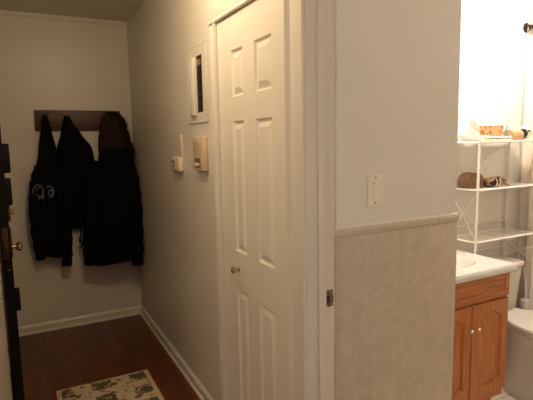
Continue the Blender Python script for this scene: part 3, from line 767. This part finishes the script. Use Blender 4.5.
# top tier
def top_items():
    bm = bmesh.new()
    add_lathe(bm, [(0.002, 0.001), (0.055, 0.0005), (0.060, 0.004), (0.076, 0.020), (0.084, 0.034), (0.081, 0.035), (0.072, 0.022), (0.055, 0.008), (0.002, 0.006)], (2.228+0.075, 1.850, ZT), 'z', 40)
    o = obj('dish', bm, M['creamcloth'], None, True, origin=(2.303, 1.850, ZT)); o.data.materials[0] = M['marble']
    tag(o, 'shallow cream dish at the left end of the top shelf', 'dish')
    # folded cloth under the basket
    t = thing('washcloth', 'folded cream washcloth lying at the front of the top shelf', 'towel', (2.36, 1.765, ZT))
    for k, (x0, x1, y0, y1) in enumerate(((2.262, 2.500, 1.742, 1.785), (2.270, 2.492, 1.744, 1.785))):
        bm = bmesh.new(); n = 20
        rings = []
        for i in range(n+1):
            x = x0+(x1-x0)*i/n; h = 0.0125*(1+0.10*math.sin(i*0.9+k))
            rings.append([Vector((x, (y0+y1)/2+(y1-y0)/2*math.cos(a)*(1+0.02*math.sin(i)), ZT+0.0005+0.0135*k+h/2+h/2*math.sin(a)*0.98)) for a in [2*math.pi*q/16 for q in range(16)]])
        ring_loft(bm, rings); obj('fold', bm, M['creamcloth'], t, True)
    # basket with hoop handle
    bx, by = 2.447, 1.846; U = Vector((0.62, -0.785, 0)); Vv = Vector((0.785, 0.62, 0))
    t = thing('gift_basket', 'small orange printed basket with a tall clear hoop handle on the top shelf', 'basket', (bx, by, ZT))
    bm = bmesh.new()
    def sq(hx, hy, z): return [Vector((bx, by, z)) + U*p.x + Vv*p.y for p in rr_ring(0, 0, hx, hy, 0, 40, 6)]
    ring_loft(bm, [sq(0.058, 0.036, ZT+0.0005), sq(0.064, 0.040, ZT+0.080), sq(0.066, 0.042, ZT+0.088), sq(0.062, 0.038, ZT+0.088), sq(0.056, 0.034, ZT+0.012)])
    obj('basket_body', bm, M['basket'], t, True)
    bm = bmesh.new(); rings = []; n = 40; hc = Vector((bx, by, ZT+0.105)) - U*0.012
    for i in range(n+1):
        a = R(-12) + R(192)*i/n; rr_ = 0.100
        dirv = U*math.cos(a) + Vector((0, 0, 1.17*math.sin(a)))
        rings.append([hc + dirv*(rr_+d) + Vv*w_ for d, w_ in ((0.0015, -0.014), (0.0015, 0.014), (-0.0015, 0.014), (-0.0015, -0.014))])
    ring_loft(bm, rings)
    e0 = hc + U*0.098 + Vector((0, 0, -0.020)); e1 = hc - U*0.100
    add_tube(bm, [e0, hc+U*0.090+Vector((0, 0, -0.045)), hc+U*0.073+Vector((0, 0, -0.065))], 0.004, 8)
    add_tube(bm, [e1, e1+Vector((0, 0, -0.020))+U*0.01, hc-U*0.048+Vector((0, 0, -0.050))], 0.003, 8)
    h = obj('handle', bm, M['clear'], t, True); h['label'] = 'clear hoop handle'
    # rolled tan towel
    bm = bmesh.new(); n = 30; rings = []
    for i in range(5):
        x = 2.524+0.100*i/4
        ring = []
        for q in range(28):
            a = 2*math.pi*q/28; r = 0.031*(1+0.03*math.sin(3*a+i))
            ring.append(Vector((x, 1.790+r*math.cos(a), ZT+0.0325+r*math.sin(a))))
        rings.append(ring)
    ring_loft(bm, rings)
    o = obj('towel', bm, M['tan'], None, True, origin=(2.574, 1.790, ZT))
    tag(o, 'rolled tan towel on the top shelf beside the hair dryer', 'towel')
    # hair dryer at the right end
    t = thing('hair_dryer', 'white hair dryer with a dark nozzle at the right end of the top shelf', 'hair dryer', (2.68, 1.80, ZT))
    bm = bmesh.new(); rings = []
    ax = Vector((-0.80, -0.35, -0.12)).normalized()
    c0 = Vector((2.735, 1.825, ZT+0.052))
    add_tube(bm, [c0, c0+ax*0.012, c0+ax*0.05, c0+ax*0.085], [0.020, 0.040, 0.042, 0.031], 24)
    add_tube(bm, [c0+ax*0.03+Vector((0, 0.0, -0.015)), Vector((2.735, 1.875, ZT+0.020)), Vector((2.750, 1.915, ZT+0.018))], [0.018, 0.017, 0.014], 14)
    obj('body', bm, M['seat'], t, True)
    bm = bmesh.new(); add_tube(bm, [c0+ax*0.083, c0+ax*0.105], [0.030, 0.027], 24); obj('nozzle', bm, M['dark'], t, True)
    bm = bmesh.new(); add_tube(bm, [c0+ax*0.045+Vector((-0.008, -0.040, 0.008)), c0+ax*0.062+Vector((-0.008, -0.037, 0.012))], 0.006, 8); obj('switch', bm, M['dark'], t, True)
top_items()

def middle_items():
    # felt hat: crown with a crease, small brim
    t = thing('hat', 'brown felt hat lying on the middle shelf behind the corner post', 'hat', (2.285, 1.850, ZM))
    bm = bmesh.new(); rings = []; cx, cy = 2.296, 1.852; n = 40
    for r_, z in ((0.070, 0.004), (0.072, 0.020), (0.071, 0.045), (0.066, 0.066), (0.054, 0.080), (0.034, 0.087), (0.012, 0.088), (0.001, 0.088)):
        rings.append([Vector((cx+r_*1.02*math.cos(2*math.pi*j/n), cy+r_*0.88*math.sin(2*math.pi*j/n), ZM+z-0.010*math.exp(-((r_*math.sin(2*math.pi*j/n))/0.018)**2)*(z > 0.06))) for j in range(n)])
    ring_loft(bm, rings); obj('crown', bm, M['knit'], t, True)
    bm = bmesh.new(); rings = []
    for r_, z in ((0.066, 0.006), (0.070, 0.008), (0.082, 0.005), (0.083, 0.002), (0.070, 0.0005), (0.066, 0.001)):
        rings.append([Vector((cx+min(r_, 0.072)*1.0*math.cos(2*math.pi*j/n), cy+r_*0.90*math.sin(2*math.pi*j/n), ZM+z)) for j in range(n)])
    ring_loft(bm, rings, cap=False, closed=True); obj('brim', bm, M['knit'], t, True)
    # crumpled canvas pouch, mouth to the front right
    t = thing('pouch', 'crumpled tan canvas pouch with a dark open mouth on the middle shelf', 'pouch', (2.41, 1.83, ZM))
    bm = bmesh.new(); n = 40; rings = []; N_ = 12
    p0, p1 = Vector((2.432, 1.905, 0)), Vector((2.418, 1.768, 0)); ax = (p1-p0).normalized(); sd = Vector((-ax.y, ax.x, 0))
    rr = [0.010, 0.028, 0.036, 0.040, 0.042, 0.043, 0.043, 0.044, 0.046, 0.048, 0.050, 0.052, 0.053]
    for i in range(N_+1):
        c = p0.lerp(p1, i/N_); ring = []
        for q in range(n):
            a = 2*math.pi*q/n
            f = 1+0.09*math.sin(4*a+1.3*i)+0.08*math.sin(7*a-1.1*i)+0.04*math.sin(13*a+2*i)
            z = max(0.001, rr[i]*0.56*(1+math.sin(a)*f)*(1+0.15*math.cos(a)))
            ring.append(Vector((0, 0, ZM+z)) + c + sd*(rr[i]*1.05*f*math.cos(a)) + ax*(0.012*math.sin(3*a+0.7) if i == N_ else 0))
        rings.append(ring)
    last = rings[-1]; cc = sum(last, Vector())/n
    for k, dx in ((0.86, -0.006), (0.74, -0.05), (0.45, -0.09)):
        rings.append([cc - ax*(-dx) + (v-cc)*k for v in last])
    ring_loft(bm, rings); obj('pouch_body', bm, M['canvas'], t, True)
    bm = bmesh.new()
    ring_loft(bm, [[cc-ax*0.022+(v-cc)*0.76 for v in last], [cc-ax*0.026+(v-cc)*0.72 for v in last]])
    o = obj('dark_lining', bm, M['dark'], t, True)
    # cloth flap trailing to the right of the mouth
    bm = bmesh.new(); G = []
    for i in range(13):
        u = i/12; row = []
        for k in range(9):
            v = k/8; x = 2.444+0.076*u; wv = (1-u)*0.040+0.006
            y = 1.770+0.012*math.sin(5*u)+(v-0.5)*wv*1.2
            z = ZM+0.0015+(1-u)**1.5*0.052*(1-0.5*v)+0.004*abs(math.sin(9*u+5*v))*(1-u)
            row.append((x, y, z))
        G.append(row)
    top = [[bm.verts.new((x, y, z+0.002)) for x, y, z in r] for r in G]; bot = [[bm.verts.new(p) for p in r] for r in G]
    for i in range(12):
        for k in range(8):
            bm.faces.new((top[i][k], top[i+1][k], top[i+1][k+1], top[i][k+1])); bm.faces.new((bot[i][k], bot[i][k+1], bot[i+1][k+1], bot[i+1][k]))
    for i in range(12):
        for k in (0, 8): bm.faces.new((top[i][k], bot[i][k], bot[i+1][k], top[i+1][k]))
    for k in range(8):
        for i in (0, 12): bm.faces.new((top[i][k], top[i][k+1], bot[i][k+1], bot[i][k]))
    obj('flap', bm, M['canvas'], t, True)
    bm = bmesh.new()
    for a in (0.010, -0.014): add_tube(bm, [cc+sd*a+ax*0.004+Vector((0, 0, 0.022)), cc+sd*(a+0.004)+ax*0.010, cc+sd*(a-0.003)+ax*0.006+Vector((0, 0, -0.020))], 0.0025, 8)
    obj('drawstring', bm, M['creamcloth'], t, True)
    # loop of cord on the panel behind the hat
    bm = bmesh.new()
    add_tube(bm, [(2.215+0.150*i/20, 1.921, ZM+0.002+0.125*math.sin(math.pi*(0.40+0.60*i/20))) for i in range(21)], 0.0011, 8)
    o = obj('cord', bm, M['beigeplastic'], None, True)
    tag(o, 'thin curved cord standing behind the brown hat', 'cord')
middle_items()

# ------------------------------------------------------------------ brush beside the toilet
def toilet_brush():
    x, y = 2.800, 1.812
    t = thing('toilet_brush', 'white toilet brush standing in its holder to the right of the toilet', 'toilet brush', (x, y, 0))
    bm = bmesh.new()
    add_lathe(bm, [(0.002, 0.001), (0.030, 0.001), (0.032, 0.006), (0.027, 0.12), (0.030, 0.41), (0.027, 0.425), (0.018, 0.43), (0.002, 0.43)], (x, y, 0), 'z', 28)
    obj('holder', bm, M['wire'], t, True)
    bm = bmesh.new()
    add_tube(bm, [(x, y, 0.425), (x, y, 0.48), (x-0.006, y, 0.53), (x-0.018, y, 0.59), (x-0.032, y, 0.640)], [0.008, 0.008, 0.007, 0.007, 0.009], 12)
    obj('handle', bm, M['wire'], t, True)
toilet_brush()

# ------------------------------------------------------------------ curtain and rod
def curtain():
    xc, y0, y1 = 2.875, 0.35, 1.935
    t = thing('curtain_rod', 'dark metal shower curtain rod fixed high on the bathroom wall', 'curtain rod', (xc, YV, 2.140))
    bm = bmesh.new(); add_tube(bm, [(xc, -0.74, 2.140), (xc, YV-0.008, 2.140)], 0.012, 16); obj('rod', bm, M['rod'], t, True)
    bm = bmesh.new(); add_lathe(bm, [(0.030, 0), (0.030, 0.006), (0.018, 0.014), (0.014, 0.030)], (xc, YV-0.0005, 2.140), '-y', 24); obj('wall_flange', bm, M['rod'], t, True)
    c = thing('shower_curtain', 'beige shower curtain hanging in folds beside the toilet', 'curtain', (xc, 1.1, 0.12))
    bm = bmesh.new(); ny, nz = 150, 24; F = []; Bk = []
    for k in range(nz+1):
        z = 0.12+(2.085-0.12)*k/nz; rowf, rowb = [], []
        for i in range(ny+1):
            s = i/ny; y = y1+(y0-y1)*s
            amp = 0.030*(1-0.35*k/nz); ph = s*2*math.pi*13 + 0.25*math.sin(3*z)
            x = xc + amp*math.sin(ph) + 0.006*math.sin(2.3*ph+z)
            rowf.append(bm.verts.new((x-0.0008, y, z))); rowb.append(bm.verts.new((x+0.0008, y, z)))
        F.append(rowf); Bk.append(rowb)
    for k in range(nz):
        for i in range(ny):
            bm.faces.new((F[k][i], F[k][i+1], F[k+1][i+1], F[k+1][i])); bm.faces.new((Bk[k][i+1], Bk[k][i], Bk[k+1][i], Bk[k+1][i+1]))
    for k in range(nz):
        for i in (0, ny): bm.faces.new((F[k][i], F[k+1][i], Bk[k+1][i], Bk[k][i]))
    for i in range(ny):
        for k in (0, nz): bm.faces.new((F[k][i], Bk[k][i], Bk[k][i+1], F[k][i+1]))
    obj('cloth', bm, M['curtain'], c, True)
    for i in range(8):
        y = y1-0.010-(y1-y0-0.02)*i/7
        bm = bmesh.new(); add_tube(bm, [(xc+0.016*math.cos(a), y, 2.112+0.043*math.sin(a)) for a in [2*math.pi*q/20 for q in range(20)]], 0.0022, 6, True)
        obj('hook', bm, M['chrome'], c, True)
curtain()

# ------------------------------------------------------------------ lamps
def ceiling_lamp(label, x, y):
    t = thing('ceiling_light', label, 'lamp', (x, y, ZC))
    bm = bmesh.new(); add_lathe(bm, [(0.07, 0.0), (0.07, -0.012), (0.05, -0.02), (0.022, -0.026), (0.022, -0.055), (0.016, -0.058)], (x, y, ZC-0.0005), 'z', 28)
    obj('canopy', bm, M['brass'], t, True)
ceiling_lamp('small brass ceiling lamp base above the hall floor', 0.38, 1.90)
ceiling_lamp('small brass ceiling lamp base above the bathroom floor', 2.25, 1.58)
